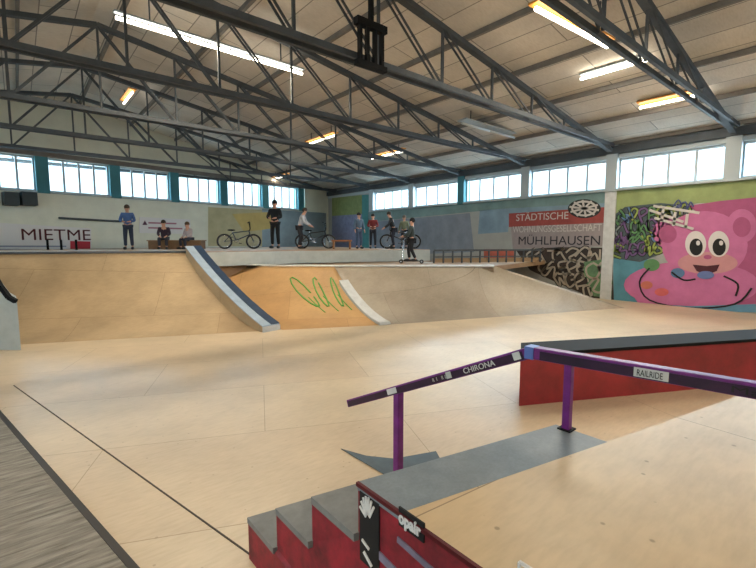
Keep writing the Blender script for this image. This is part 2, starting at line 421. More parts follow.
for (a, b, n) in (((-4, 3), (-1.5, 3), 'left'), ((3, -3), (6, -3), 'right'), ((-5, -3), (-2, -3), 'far left')):
    lamp((a[0], a[1], 5.), (b[0], b[1], 5.), 'lit strip light above and behind the camera, on the ' + n, power=110)

def arealight(loc, rot, sx, sy, e, col):
    ld = bpy.data.lights.new('daylight', 'AREA'); ld.shape = 'RECTANGLE'; ld.size = sx; ld.size_y = sy; ld.energy = e; ld.color = col
    lo = bpy.data.objects.new('window_daylight', ld); COL.objects.link(lo); lo.location = loc; lo.rotation_euler = rot; lo['kind'] = 'structure'
sky = (.66, .86, 1.)
arealight((UW + .9, 6, 4.2), (0, math.radians(72), 0), 1.6, 24, 2100, sky)
arealight((1.2, VW - .9, 4.6), (math.radians(-58), 0, BTH), 22, 1.4, 1000, (.55, .8, 1.))
arealight((UL - .9, 5, 3.8), (0, math.radians(-72), 0), 1.9, 26, 600, sky)

# ------------------------------------------------------------------ ramps
B0 = V((-.07, 8.9, 0)); ed = V((.9125, -.409, 0)); nd = V((.409, .9125, 0))
B1 = V((3.74, 7.25, 0)); B2 = V((5.53, 6.39, 0)); B3 = V((11.6, 4.2, 0))
LZ = 1.07; T1 = at(199, 252, z=1.42); T0 = B0 - ed * 7 + nd * 2.1 + V((0, 0, 1.42)); Bm = B0 - ed * 7
M1 = at(204, 265, z=LZ); T2 = at(334, 266, z=LZ); T3 = at(494, 266, z=LZ); T4 = at(545, 260.5, z=LZ)
def conc(s): return .25 * s + .75 * s ** 1.9          # concave transition profile
def ramp(name, base, top, mt, label, nu=24, nv=18, flat_end=0.):
    """sheet between a base line and a top line with a concave rise, closed underneath"""
    g = M(); vs = []; fs = []
    for i in range(nu + 1):
        q = i / nu; a = base(q); b = top(q)
        for j in range(nv + 1):
            s = j / nv; p = a.lerp(b, s); fe = max(0, q - .35) / .65 * flat_end; p.z = a.z + (b.z - a.z) * (conc(s) * (1 - fe) + s * fe) + .001; vs.append(p)
    W = nv + 1
    for i in range(nu):
        for j in range(nv): fs.append((i * W + j, (i + 1) * W + j, (i + 1) * W + j + 1, i * W + j + 1))
    n = len(vs)
    for i in range(nu + 1): p = vs[i * W + nv]; vs.append(V((p.x, p.y, 0)))
    for i in range(nu): fs.append((i * W + nv, (i + 1) * W + nv, n + i + 1, n + i))
    fs.append(tuple([j for j in range(W)] + [n])); fs.append(tuple([n + nu] + [nu * W + j for j in range(nv, -1, -1)]))
    g.add(vs, fs)
    o = g.build(name, mt, smooth=False)
    for p in o.data.polygons:
        if len(p.vertices) == 4: p.use_smooth = True
    return tag(o, label, 'ramp')
ramp('bank_ramp', lambda q: Bm.lerp(B1, q), lambda q: T0.lerp(T1, q), ramp_m, 'wide tan plywood bank ramp on the left, rising to the riders\' platform', nu=30)
ramp('bank_ramp', lambda q: B1.lerp(B2, q), lambda q: M1.lerp(T2, q), ramp_o, 'orange-tan plywood bank ramp with green graffiti between the two pale edge strips')
ramp('bank_ramp', lambda q: B2.lerp(B3, q), lambda q: T2.lerp(T3, q), ramp_g, 'wide grey brown plywood bank ramp on the right that tapers down toward the mural wall', nu=30, flat_end=1.)
def flat(pts, z0, z1): return M().prism([V((p.x, p.y, z0)) for p in pts], (0, 0, z1 - z0))
Ue = at(430, 249.5, z=1.42)
up = [V((-8, 14.2, 0)), V((T0.x, T0.y, 0)), T1, at(300, 250.5, z=1.42), Ue, V((Ue.x + 2., VW - .3, 0)), V((-8, VW - 3.5, 0))]
pl = tag(flat(up, 0, 1.42).build('upper_platform', deck_m), 'upper wooden platform along the back wall where the riders wait', 'platform')
lowp = [M1 + V((.02, .03, 0)), T2, T3, V((T3.x + .3, T3.y + 2.2, 0)), V((11.9, VW - 6, 0)), V((11.95, VW - .2, 0)), V((Ue.x + 2.05, VW - .28, 0)), V((Ue.x + .05, Ue.y - .02, 0)), at(300, 250.5, z=1.42) + V((0, -.02, 0)), V((T1.x, T1.y, 0)) + V((.02, -.03, 0))]
tag(flat(lowp, 0, LZ).build('lower_platform', deck_m), 'lower wooden platform behind the middle ramp, with the railing on it', 'platform')
M().tube([M1 + V((0, 0, .02)), T2 + V((0, 0, .02))], .03, 8)
cp = tag(M().tube([M1 + V((0, 0, .0)), T2 + V((0, 0, .0)), T3], .03, 8).build('coping', dwhite_m, smooth=True), 'pale metal coping tube along the top of the middle and right ramps', 'coping')
tag(M().tube([T0, T1], .03, 8).build('coping', steel_m, smooth=True), 'grey metal coping tube along the top of the left bank ramp', 'coping')
wk = [T3 + V((.02, .03, 0)), T4, V((12.9, 7.3, 0)), V((12.9, 9.2, 0)), V((T3.x + .33, T3.y + 2.25, 0))]
tag(flat(wk, LZ - .12, LZ).build('walkway_deck', deck_m), 'thin raised walkway deck reaching from the lower platform to the right wall', 'platform')
fa_ = at(300, 250.5, z=1.42); fb_ = V((T1.x, T1.y, 0)); fdir = V((-(fa_ - fb_).y, (fa_ - fb_).x, 0)).normalized()
fo = RT * 0 - F0 * .02
for a_, b_ in ((T1, fa_), (fa_, Ue)):
    M().prism([V((a_.x, a_.y, LZ + .005)) + fo, V((b_.x, b_.y, LZ + .005)) + fo, V((b_.x, b_.y, 1.41)) + fo, V((a_.x, a_.y, 1.41)) + fo], -F0 * .01).build('fascia', lightgrey_m, pl)
# the two descending edge ledges
def ledge(A, B, w, h, label, top_m, side_m, name='hubba_ledge', lin=1., strip_m=None):
    """ledge running down from A to B, w wide, h high"""
    A = V(A); B = V(B); d = (B - A); dp = V((d.x, d.y, 0)).normalized(); sd = V((dp.y, -dp.x, 0))
    t = thing(name, label, 'ledge', (B.x, B.y, 0))
    n = 14; lo = []; hi = []
    for k in range(n + 1):
        s = k / n; p = A.lerp(B, s); p.z = B.z + (A.z - B.z) * (conc(1 - s) * (1 - lin) + (1 - s) * lin)
        lo.append(V((p.x, p.y, -.0))); hi.append(p + V((0, 0, h)))
    b = M(); vs = []; fs = []
    for k in range(n + 1):
        vs += [lo[k] - sd * w / 2, hi[k] - sd * w / 2, hi[k] + sd * w / 2, lo[k] + sd * w / 2]
    for k in range(n):
        for j in range(4): fs.append((k * 4 + j, k * 4 + (j + 1) % 4, k * 4 + 4 + (j + 1) % 4, k * 4 + 4 + j))
    fs += [(0, 1, 2, 3), (n * 4 + 3, n * 4 + 2, n * 4 + 1, n * 4)]
    b.add(vs, fs).build('body', side_m, t)
    tp = M(); vs = []; fs = []
    for k in range(n + 1):
        vs += [hi[k] - sd * w * .54, hi[k] + V((0, 0, .02)) - sd * w * .54, hi[k] + V((0, 0, .02)) + sd * w * .54, hi[k] + sd * w * .54]
    for k in range(n):
        for j in range(4): fs.append((k * 4 + j, k * 4 + (j + 1) % 4, k * 4 + 4 + (j + 1) % 4, k * 4 + 4 + j))
    fs += [(0, 1, 2, 3), (n * 4 + 3, n * 4 + 2, n * 4 + 1, n * 4)]
    tp.add(vs, fs).build('top_sheet', top_m, t)
    if strip_m:
        dk = M(); vs = []
        for k in range(n + 1):
            z0 = V((0, 0, .021)); z1 = V((0, 0, .03))
            vs += [hi[k] + z0 - sd * w * .55, hi[k] + z1 - sd * w * .55, hi[k] + z1 - sd * w * .02, hi[k] + z0 - sd * w * .02]
        dk.add(vs, fs).build('dark_strip', strip_m, t)
    M().obox(B + V((0, 0, h / 2)) + dp * .015, dp * .012, sd * w * .55, V((0, 0, h / 2))).build('end_plate', dwhite_m, t)
    return t
hA = T1 - ed * .12 - nd * .02 + V((0, 0, .02)); hB = B1 - ed * .22 - nd * .03
ledge(hA, hB, .34, .10, 'pale steel ledge with a dark blue strip running down between the left and middle ramps', sblue_m, ramp_m, lin=.55, strip_m=dblue_m)
sB = B2 + V((0, 0, .01)); sA = T2.lerp(B2, .22); sA.z = T2.z * conc(.78) + .01
ledge(sA, sB, .22, .03, 'narrow pale edge strip running down between the middle and right ramps', dwhite_m, lightgrey_m, name='edge_strip', lin=0.)

# quarter pipe end at the left frame edge
P = at(21, 350, z=0); rl = -RT
prof = []
for s, z in ((0, 0), (0, .74), (.1, .80), (.22, .98), (.34, 1.22), (.5, 1.4), (1.6, 1.42), (1.6, 0)):
    prof.append(P + rl * s + V((0, 0, z)))
t = thing('quarter_pipe', 'quarter pipe at the left frame edge with light grey side and dark curved lip', 'ramp', P)
vr = (F0 + RT * ((8 - 378) / FPX)).normalized()
M().prism(prof, vr * 1.0).build('side_panel', lightgrey_m, t)
lip = M()
for i in range(1, 6):
    lip.bar(prof[i] - F0 * .02 + V((0, 0, .015)), prof[i + 1] - F0 * .02 + V((0, 0, .015)), .06, .06)
lip.build('lip', black_m, t)

# green scrawl on the middle ramp: painted loops lying on the sheet
def on_ramp(q, s, off=.012):
    a = B1.lerp(B2, q); b = M1.lerp(T2, q); p = a.lerp(b, s); p.z = b.z * conc(s) + off; return p
gm = mat('green_spray', (.35, .62, .28), .6)
g = M()
for k in range(3):
    c0 = .62 + .13 * k
    g.tube([on_ramp(c0 + .05 * math.cos(a * .5), .62 + .22 * math.sin(a * .5 + k)) for a in range(13)], .018, 5)
    g.tube([on_ramp(c0, .3 + .05 * j + .02 * k) for j in range(6)], .012, 5)
tag(g.build('graffiti_scrawl', gm), 'green sprayed loops with drips on the middle orange ramp', 'graffiti')

# ------------------------------------------------------------------ railing on the lower platform
rA = at(434, 249.2, z=1.5); 
rA = ondist(434, 11.8, LZ); rB = ondist(540, 12.6, LZ)
t = thing('railing', 'low metal railing with many thin posts on the lower platform', 'railing', (rA + rB) / 2)
M().bar(rA + V((0, 0, .35)), rB + V((0, 0, .35)), .06, .05).build('top_rail', steel_m, t)
M().bar(rA + V((0, 0, .17)), rB + V((0, 0, .17)), .03, .03).build('lower_rail', steel_m, t)
for k in range(13):
    p = rA.lerp(rB, k / 12); M().bar(p, p + V((0, 0, .34)), .035, .035).build('post', steel_m, t)
M().bar(rA + V((0, .05, .07)), rB + V((0, .05, .07)), .02, .12).build('kick_board', mat('kick', (.6, .5, .38), .7), t)

# ------------------------------------------------------------------ stair set and plateau
r_, tr_ = .19, .293; HP = .80; SU = .88; SV = 1.161
qd = V((1, -.213, 0)); SW = 1.0
t = thing('stair_set', 'red-sided stair set with grey treads descending away from the near plateau', 'stairs', (SU + .5, SV + .6, 0))
wallp = [V((SU, -2.2, 0)), V((SU, -2.2, HP))]
prf = [(-2.2, 0), (-2.2, HP - .012), (SV, HP - .012)]
for k in range(1, 4): prf += [(SV + tr_ * (k - 1), HP - r_ * k - .012), (SV + tr_ * k, HP - r_ * k - .012)]
prf += [(SV + tr_ * 3, 0)]
def su(v): return SU if v < SV else SU - .058 * (v - SV)
M().prism([V((su(v), v, z)) for v, z in prf], (.05, 0, 0)).build('side_wall', red_m, t)
for k in range(0, 4):                                           # risers + treads (tread 0 is the grey landing strip)
    z = HP - r_ * k
    a = V((su(SV + tr_ * k), SV + tr_ * k, z))
    dep = .23 if k == 0 else tr_
    st = M().prism([a - V((.004, 0, 0)), a + qd * SW, a + qd * SW + V((0, -dep, 0)), a + V((-.004, -dep, 0))], (0, 0, -.03)).build('tread', bluegrey_m if k == 0 else tread_m, t)
    M().prism([a + V((.05, -.02, -.03)), a + qd * SW + V((0, -.02, -.03)), a + qd * SW + V((0, -.02, -r_ if k < 3 else -z)), a + V((.05, -.02, -r_ if k < 3 else -z))], (0, -.02, 0)).build('riser', red_m, t)
# painted drips and stripes on the red wall
stm = mat('stripe_grey', (.46, .44, .52), .6, noise=.3, nscale=8)
for (v0, z0, v1, z1, wd) in ((1.12, .60, .42, .52, .03), (1.3, .42, .35, .30, .035), (1.6, .2, .5, .08, .03), (.95, .70, .6, .67, .02)):
    M().bar((SU - .002, v0, z0), (SU - .002, v1, z1), .006, wd).build('paint_stripe', stm, t)
# stickers on the red wall (Y axis to the right seen from -u is -v)
XS, YS = (0, -1, 0), (0, 0, 1)
def sticker(name, v, z, wv, hz, mt, par): return M().box((SU - .006, v - wv, z - hz), (SU - .0, v, z)).build(name, mt, par)
st1 = thing('graphic_sticker', 'tall black and white graphic sticker at the top of the red stair wall', 'sticker', (SU, 1.13, .6))
sticker('backing', 1.145, .775, .105, .26, ink_m, st1)
for k in range(7):
    a = .35 + k * .32
    c = V((SU - .008, 1.095, .69)); M().bar(c + V((0, .012 * math.cos(a), .02 * math.sin(a))), c + V((0, .05 * math.cos(a), .085 * math.sin(a))), .004, .008).build('ray', white_m, st1)
M().bar((SU - .008, 1.12, .56), (SU - .008, 1.075, .53), .004, .012).build('mark', white_m, st1)
M().bar((SU - .008, 1.13, .6), (SU - .008, 1.09, .585), .004, .01).build('mark', white_m, st1)
pS = at(411, 517, u=SU)
st2 = thing('word_sticker', 'small black sticker with white lettering on the red stair wall', 'sticker', (SU, pS.y, pS.z))
M().box((SU - .006, pS.y - .06, pS.z - .05), (SU, pS.y + .05, pS.z + .012)).build('backing', ink_m, st2)
text_mesh('opair', .055, 'lettering', white_m, XS, YS, (SU - .009, pS.y + .045, pS.z - .034), st2, width=.098, bold=.0022)
pT = at(528, 566, u=SU)
st3 = thing('outline_sticker', 'small white outlined sticker at the lower right of the red stair wall', 'sticker', (SU, pT.y, pT.z))
for a, b in (((.02, .0), (.02, -.05)), ((.02, .0), (-.04, .0)), ((-.04, .0), (-.04, -.05)), ((.0, -.02), (-.02, -.02))):
    M().bar((SU - .004, pT.y + a[0], pT.z + a[1]), (SU - .004, pT.y + b[0], pT.z + b[1]), .006, .008).build('line', white_m, st3)

c0 = V((SU, SV, HP))
pf = [V((SU + .05, -2.2, HP)), V((6.2, -2.2, HP)), V((6.2, -.15, HP)), at(700, 404.5, z=HP), at(602, 436.5, z=HP), c0 + qd * SW + V((0, -.23, 0)), c0 + V((.05, -.241, 0))]
pf = [V((SU, -2.2, HP)), V((6.2, -2.2, HP)), V((6.2, -.16, HP)), c0 + qd * SW + V((0, -.23, 0)), c0 + V((0, -.23, 0))]
pt = tag(M().prism([p + V((.001, 0, 0)) for p in pf], (0, 0, -.79)).build('plateau', plateau_m), 'raised tan plywood plateau in the right foreground behind the red stair wall', 'platform')
# dark metal edge along the plateau lip
tag(M().bar((SU - .004, -2.2, HP - .006), (SU - .004, SV, HP - .006), .012, .014).build('edge_angle', mat('edge_red', (.36, .07, .11), .4, .3), None), 'dark red steel edge angle along the lip of the near plateau', 'edge')

# dark sheet painted in for the shadow at the foot of the steps
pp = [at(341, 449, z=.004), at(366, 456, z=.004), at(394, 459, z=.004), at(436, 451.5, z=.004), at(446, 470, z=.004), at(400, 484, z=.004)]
tag(M().prism(pp, (0, 0, .004)).build('floor_shadow', mat('shadow_blue', (.30, .35, .38), .5, .2, noise=.2, nscale=6)), 'dark blue-grey crescent of painted shadow on the floor at the foot of the rail', 'shadow')

# ------------------------------------------------------------------ kinked purple handrail
RK = at(532, 352, z=1.13); RE = at(756, 390, z=1.13); RD = (RE - RK).normalized()
RL = at(350, 403, v=RK.y + 1.52)
rd2 = (RL - RK).normalized()
t = thing('kinked_rail', 'purple steel handrail, level over the plateau then kinked down over the stairs', 'rail', (RK.x, RK.y, 0))
RE2 = RK + RD * 2.6
sq = .056
rl1 = M().bar(RK - RD * .0, RE2, sq, sq).build('level_rail', purple_m, t, bevel=.006)
rl2 = M().bar(RK + rd2 * -.012, RL, sq, sq).build('sloped_rail', purple_m, t, bevel=.006)
M().obox(RK + V((0, .0, 0)), V((.03, 0, 0)), V((0, .022, 0)), V((0, 0, .029))).build('kink_joint', mat('joint_blue', (.35, .45, .72), .4, .2), t)
# darker purple faces seen from the left
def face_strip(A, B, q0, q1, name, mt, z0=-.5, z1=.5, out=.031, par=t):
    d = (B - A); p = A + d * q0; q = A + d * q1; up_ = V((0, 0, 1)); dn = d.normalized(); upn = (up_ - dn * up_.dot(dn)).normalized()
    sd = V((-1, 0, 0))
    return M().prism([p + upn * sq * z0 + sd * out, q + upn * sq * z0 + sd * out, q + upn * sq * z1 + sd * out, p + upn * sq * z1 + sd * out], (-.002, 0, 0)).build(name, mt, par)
face_strip(RK, RE2, .02, .99, 'dark_side', pdark_m, -.42, .30, .0285)
face_strip(RK, RL, .02, .99, 'dark_side', pdark_m, -.42, .30, .0285)
# sticker with lettering on the level part
k0 = (at(628, 365, u=RK.x - .03).y - RK.y) / (RE2 - RK).y; k1 = (at(662, 371, u=RK.x - .03).y - RK.y) / (RE2 - RK).y
face_strip(RK, RE2, k0, k1, 'white_sticker', dwhite_m, -.34, .34, .0325)
pa = RK + (RE2 - RK) * (k0 + .004) + V((-.0355, 0, -.013))
text_mesh('RAILRIDE', .036, 'sticker_lettering', ink_m, RD, (0, 0, 1), pa, t, width=(RE2 - RK).length * (k1 - k0) * .74, depth=.002)
pa = at(722, 388, u=RK.x - .036)
pa = RK + RD * ((pa.y - RK.y) / RD.y) + V((-.034, 0, -.014))
text_mesh('Masca', .036, 'marker_scrawl', ink_m, RD, (0, 0, 1), pa, t, width=.17, depth=.002)
dl = -rd2; upn = (ZZ - dl * ZZ.dot(dl)).normalized()
def armq(x):
    lo, hi = 0., 1.
    for _ in range(40):
        mq = (lo + hi) / 2; P_ = RK + (RL - RK) * mq - CAM
        if 378 + FPX * P_.dot(RT) / P_.dot(FW) > x: lo = mq
        else: hi = mq
    return lo
for (xa, xb, nm, mt) in ((524, 517, 'white_sticker', dwhite_m), (455, 450, 'grey_sticker', lightgrey_m), (400, 391, 'white_sticker', dwhite_m)):
    face_strip(RK, RL, armq(xa), armq(xb), nm, mt, -.3, .36, .0325)
LA = (RL - RK).length
text_mesh('CHIRONA', .042, 'rail_lettering', dwhite_m, dl, upn, RK + (RL - RK) * armq(467) + V((-.033, 0, 0)) - upn * .014, t, width=LA * (armq(467) - armq(498)), depth=.002)
for ch, xa in (('R', 436), ('I', 440), ('R', 445), ('L', 448.5)):
    text_mesh(ch, .03, 'rail_letter', lightgrey_m, dl, upn, RK + (RL - RK) * armq(xa) + V((-.033, 0, 0)) - upn * .012, t, depth=.002)
p2 = at(565, 430, z=HP); v2 = RK.y + (p2.y - RK.y) 
q2 = RK + RD * ((p2.y - RK.y) / RD.y)
M().bar((q2.x, p2.y, HP), (q2.x, p2.y, q2.z - .02), .034, .034).build('post', purple_m, t, bevel=.004)
M().box((q2.x - .03, p2.y - .03, HP), (q2.x + .03, p2.y + .03, HP + .006)).build('base_plate', black_m, t)
s1 = .63
pm = RK + (RL - RK) * s1
M().bar((pm.x, pm.y, 0), (pm.x, pm.y, pm.z - .02), .05, .05).build('post', purple_m, t, bevel=.004)
M().box((pm.x - .09, pm.y - .08, 0), (pm.x + .09, pm.y + .08, .01)).build('base_plate', black_m, t)
for q in (p2, pm):
    pass

# ------------------------------------------------------------------ red ledge box behind the plateau
HB = .54
bx0 = at(519, 406, z=0); bd = (at(756, 383.5, z=0) - bx0).normalized(); bn = V((-bd.y, bd.x, 0))
LB = 5.5; WBX = .42
t = thing('ledge_box', 'long red ledge box with a black top, behind the purple rail', 'ledge', bx0 + bd * LB / 2 + bn * WBX / 2)
vv = F0 + RT * ((522 - 378) / FPX); vv = vv * (WBX / vv.dot(bn))
q = [bx0, bx0 + bd * LB, bx0 + bd * LB + vv, bx0 + vv]
M().prism([V((p.x, p.y, 0)) for p in q], (0, 0, HB - .035)).build('body', boxred_m, t)
M().prism([V((p.x, p.y, HB - .035)) for p in (bx0 - bn * .012, bx0 + bd * LB - bn * .012, q[2], q[3])], (0, 0, .035)).build('top_sheet', black_m, t)

# ------------------------------------------------------------------ worn plank strip in the left foreground
s0 = at(0, 410, z=.012); s1_ = at(140, 568, z=.012); dd = (s1_ - s0).normalized(); s0 = s0 - dd * 3; s1_ = s1_ + dd * 3; nn = V((-dd.y, dd.x, 0))
if nn.x > 0: nn = -nn
t = thing('plank_strip', 'worn grey plank strip with a dark edge in the left foreground', 'boards', (s0 + s1_) / 2 + nn * 1.2)
M().prism([V((p.x, p.y, 0)) for p in (s0 + nn * .04, s1_ + nn * .04, s1_ + nn * 2.4, s0 + nn * 2.4)], (0, 0, .012)).build('planks', plank_m, t)
GRAIN = None
M().prism([V((p.x, p.y, 0)) for p in (s0, s1_, s1_ + nn * .039, s0 + nn * .039)], (0, 0, .014)).build('edge_strip', mat('dark_edge', (.2, .18, .16), .6), t)

j0 = at(48, 410, z=0); j1 = at(238, 546, z=0); jd = (j1 - j0).normalized()
tag(M().bar(j0 - jd * 1.2 + V((0, 0, .0015)), j1 + jd * .5 + V((0, 0, .0015)), .010, .003).build('floor_joint', mat('joint_dark', (.24, .20, .17), .7)), 'thin dark joint line in the tan floor beside the worn plank strip', 'joint')

# ================================================================== paintings on the right wall
ZX, ZY = V((0, -1, 0)), V((0, 0, 1))                    # right / up as seen on the right wall
def wpt(x, y, layer=1):
    p = at(x, y, u=UW); p.x = UW - .004 * layer; return p
def pmat(name, c, **k): return mat('paint_' + name, tuple(x * .87 for x in c), .75, noise=k.get('n', .12), nscale=k.get('s', 5))
def patch(pts, layer, name, mt, par=None):
    ps = [wpt(x, y, layer) for x, y in pts]
    return M().prism(ps, (.003, 0, 0)).build(name, mt, par)
def ell(cx_, cy_, rx, ry, n=28, rot=0., a0=0., a1=2 * PI):
    o = []
    for k in range(n + (0 if a1 - a0 > 6.2 else 1)):
        a = a0 + (a1 - a0) * k / n; x = rx * math.cos(a); y = ry * math.sin(a)
        o.append((cx_ + x * math.cos(rot) - y * math.sin(rot), cy_ + x * math.sin(rot) + y * math.cos(rot)))
    return o
def brush(g, pts, w, layer):
    """painted stroke: pts in picture px, w in px"""
    P_ = [wpt(x, y, layer) for x, y in pts]; sc = (P_[0] - CAM).length / FPX; r = w * sc / 2
    vs = []; fs = []
    for i, p in enumerate(P_):
        d = (P_[min(i + 1, len(P_) - 1)] - P_[max(i - 1, 0)]); d.x = 0; d.normalize(); nn_ = V((0, -d.z, d.y))
        vs += [p + nn_ * r, p - nn_ * r]
    n = len(vs)
    for i in range(len(P_) - 1): fs.append((2 * i, 2 * i + 1, 2 * i + 3, 2 * i + 2))
    full = vs + [v + V((.003, 0, 0)) for v in vs]
    f2 = fs + [tuple(reversed([k + n for k in f])) for f in fs]
    for i in range(len(P_) - 1):
        f2 += [(2 * i, 2 * i + 2, n + 2 * i + 2, n + 2 * i), (2 * i + 1, n + 2 * i + 1, n + 2 * i + 3, 2 * i + 3)]
    f2 += [(0, n, n + 1, 1), (2 * len(P_) - 2, 2 * len(P_) - 1, n + 2 * len(P_) - 1, n + 2 * len(P_) - 2)]
    g.add(full, f2)

# big colour fields
fld = thing('wall_painting', 'broad painted colour fields in teal, blue and yellow green along the right wall', 'mural', wpt(560, 215))
for pts, nm, c in (
    ([(368, 211), (430, 206), (500, 199.5), (560, 193.5), (606, 189.5), (606, 203), (500, 209), (430, 216), (368, 222)], 'teal_field', (.52, .64, .64)),
    ([(480, 210), (606, 203), (606, 213), (510, 216), (508, 232), (478, 234)], 'blue_field', (.55, .66, .74)),
    ([(614, 189), (650, 187), (700, 183.5), (756, 179.5), (760, 203), (700, 203), (650, 208), (614, 214)], 'yellow_green_field', (.62, .68, .45)),
    ([(372, 222), (470, 213), (474, 252), (372, 256)], 'slate_field', (.56, .60, .66)),
    ([(612, 214), (640, 210), (652, 232), (640, 305), (614, 307)], 'turquoise_field', (.36, .60, .68))):
    patch(pts, 1, nm, pmat(nm, c, n=.18, s=2), fld)
gt = thing('wall_painting', 'green and teal painted panel on the right wall beside the back corner', 'mural', wpt(345, 215))
patch([(332, 198), (362, 195), (362, 214), (332, 216)], 1, 'green_panel', pmat('green', (.55, .60, .36), n=.2), gt)
patch([(362, 195), (369, 194.5), (369, 248), (362, 249)], 1, 'teal_stripe', pmat('tealstripe', (.30, .58, .58)), gt)
patch([(332, 216), (362, 214), (362, 249), (332, 250)], 1, 'violet_panel', pmat('violet', (.52, .54, .66), n=.2), gt)

# housing sign with lettering
sg = thing('wall_sign', 'red and white painted sign with three lines of lettering on the right wall', 'sign', wpt(565, 230))
patch([(509, 213.5), (606.5, 207), (606.5, 222.6), (509, 227)], 2, 'red_field', pmat('red', (.66, .30, .28), n=.15), sg)
patch([(511, 227), (606.5, 222.6), (606.5, 246), (513, 249)], 2, 'white_field', pmat('white', (.66, .62, .63), n=.1), sg)
patch([(484, 249), (511, 249.2), (514, 249.5), (514, 259), (484, 262)], 2, 'orange_field', pmat('orange', (.80, .42, .34), n=.15), sg)
def wall_text(s, x0, y0, x1, hpx, mt, par, nm, layer=4):
    a = wpt(x0, y0, layer); b = wpt(x1, y0, layer); hz = (wpt(x0, y0 - hpx) - wpt(x0, y0)).z
    return text_mesh(s, hz * 1.35, nm, mt, ZX, ZY, a, par, depth=.003, width=abs(b.y - a.y))
lt_m = pmat('lettering_pale', (.86, .84, .82), n=.03); dk_m = pmat('lettering_dark', (.15, .16, .2), n=.05); 
wall_text('STÄDTISCHE', 516, 221, 568, 7, lt_m, sg, 'lettering')
wall_text('WOHNUNGSGESELLSCHAFT', 513, 232.5, 601.5, 6.5, lt_m, sg, 'lettering')
wall_text('MÜHLHAUSEN', 518, 244.5, 599, 8.5, dk_m, sg, 'lettering')

# wheel tag
wt = thing('wheel_tag', 'white spoked wheel tag on a dark patch high on the right wall', 'graffiti', wpt(592, 209))
patch(ell(584.5, 208.7, 16.5, 9.5), 3, 'dark_patch', pmat('darkpatch', (.16, .19, .19)), wt)
for k in range(5):
    a = PI * k / 5 + .2; g = M(); brush(g, [(584.5 - 15 * math.cos(a), 208.5 - 8.5 * math.sin(a)), (584.5 + 15 * math.cos(a), 208.5 + 8.5 * math.sin(a))], 1.7, 5); g.build('spoke', lt_m, wt)
g = M(); brush(g, [(584.5 + 12 * math.cos(a * PI / 12), 208.5 + 7 * math.sin(a * PI / 12)) for a in range(25)], 1.7, 6); g.build('rim', lt_m, wt)

# graffiti pieces made of brushed letter strokes
GL = [[(0, .1), (.5, 0), (.9, .2), (.5, .45), (.1, .6), (.5, 1), (1, .85)], [(.1, 1), (.2, .1), (.8, .05), (.9, .5), (.2, .55)], [(.5, 0), (.05, .3), (.1, .85), (.6, 1), (.95, .6), (.8, .15), (.5, 0)],
      [(0, 0), (.25, .95), (.5, .35), (.75, .95), (1, 0)], [(.1, 0), (.1, 1), (.55, .45), (1, 1), (.9, .1)], [(.9, .05), (.2, .1), (.15, .5), (.8, .5), (.2, .55), (.15, .95), (1, .9)],
      [(.05, .05), (.95, .1), (.5, .15), (.45, 1)], [(.95, .2), (.4, 0), (.05, .45), (.35, .98), (.95, .8), (.9, .5), (.55, .5)]]
def smooth(p, n=4):
    o = []
    for i in range(len(p) - 1):
        a = p[max(i - 1, 0)]; b = p[i]; c = p[i + 1]; d = p[min(i + 2, len(p) - 1)]
        for k in range(n):
            t_ = k / n
            o.append(tuple(.5 * (2 * b[j] + (c[j] - a[j]) * t_ + (2 * a[j] - 5 * b[j] + 4 * c[j] - d[j]) * t_ ** 2 + (3 * b[j] - a[j] - 3 * c[j] + d[j]) * t_ ** 3) for j in (0, 1)))
    return o + [p[-1]]
def letters(par, rows, fill, outline, w, layer, seed):
    rnd = random.Random(seed)
    for (x0, y0, x1, y1, hh, n) in rows:
        for k in range(n):
            q = k / n; gx = x0 + (x1 - x0) * q; gy = y0 + (y1 - y0) * q; gw = (x1 - x0) / n * .92
            an = rnd.uniform(-.9, .9); ca, sa = math.cos(an), math.sin(an); kx = rnd.uniform(1.15, 1.5)
            pts = smooth([(gx + gw * .5 + ((a - .5) * ca - (b - .5) * sa) * gw * kx + rnd.uniform(-.7, .7), gy + hh * .5 + ((a - .5) * sa + (b - .5) * ca) * hh * 1.15 + rnd.uniform(-.7, .7)) for a, b in GL[rnd.randrange(8)]])
            g = M(); brush(g, pts, w * 1.9, layer); o = g.build('letter_outline', outline, par)
            g = M(); brush(g, pts, w, layer + 1); g.build('letter', fill if not isinstance(fill, list) else fill[rnd.randrange(len(fill))], par)
blk = pmat('black', (.13, .12, .13)); cream = pmat('cream', (.74, .70, .64)); 
gr1 = thing('graffiti_piece', 'black and cream bubble letter graffiti low on the right wall, above the tapering ramp', 'graffiti', wpt(570, 275))
patch([(516, 250), (560, 247), (612, 248), (614, 300), (598, 300), (560, 284), (530, 270)], 2, 'dark_ground', pmat('ground1', (.24, .20, .18), n=.25), gr1)
letters(gr1, [(528, 251, 600, 248, 12, 7), (540, 262, 606, 261, 12, 7), (556, 274, 604, 275, 12, 5), (580, 286, 608, 288, 9, 3)], cream, blk, 1.8, 3, 3)
gg = [pmat('g_green', (.38, .58, .38)), pmat('g_lime', (.62, .70, .35)), pmat('g_blue', (.38, .52, .68)), pmat('g_violet', (.48, .36, .56))]
gr2 = thing('graffiti_piece', 'green sprayed graffiti letters beside the turquoise edge of the pink creature', 'graffiti', wpt(600, 280))
patch([(584, 262), (612, 258), (612, 298), (594, 296)], 7, 'green_ground', pmat('ground2', (.40, .54, .40), n=.25), gr2)
letters(gr2, [(588, 264, 612, 262, 13, 2), (592, 280, 613, 280, 13, 2)], cream, gg[0], 2, 8, 9)
gr3 = thing('graffiti_piece', 'dense multicoloured graffiti lettering left of the pink creature, under the yellow green field', 'graffiti', wpt(640, 235))
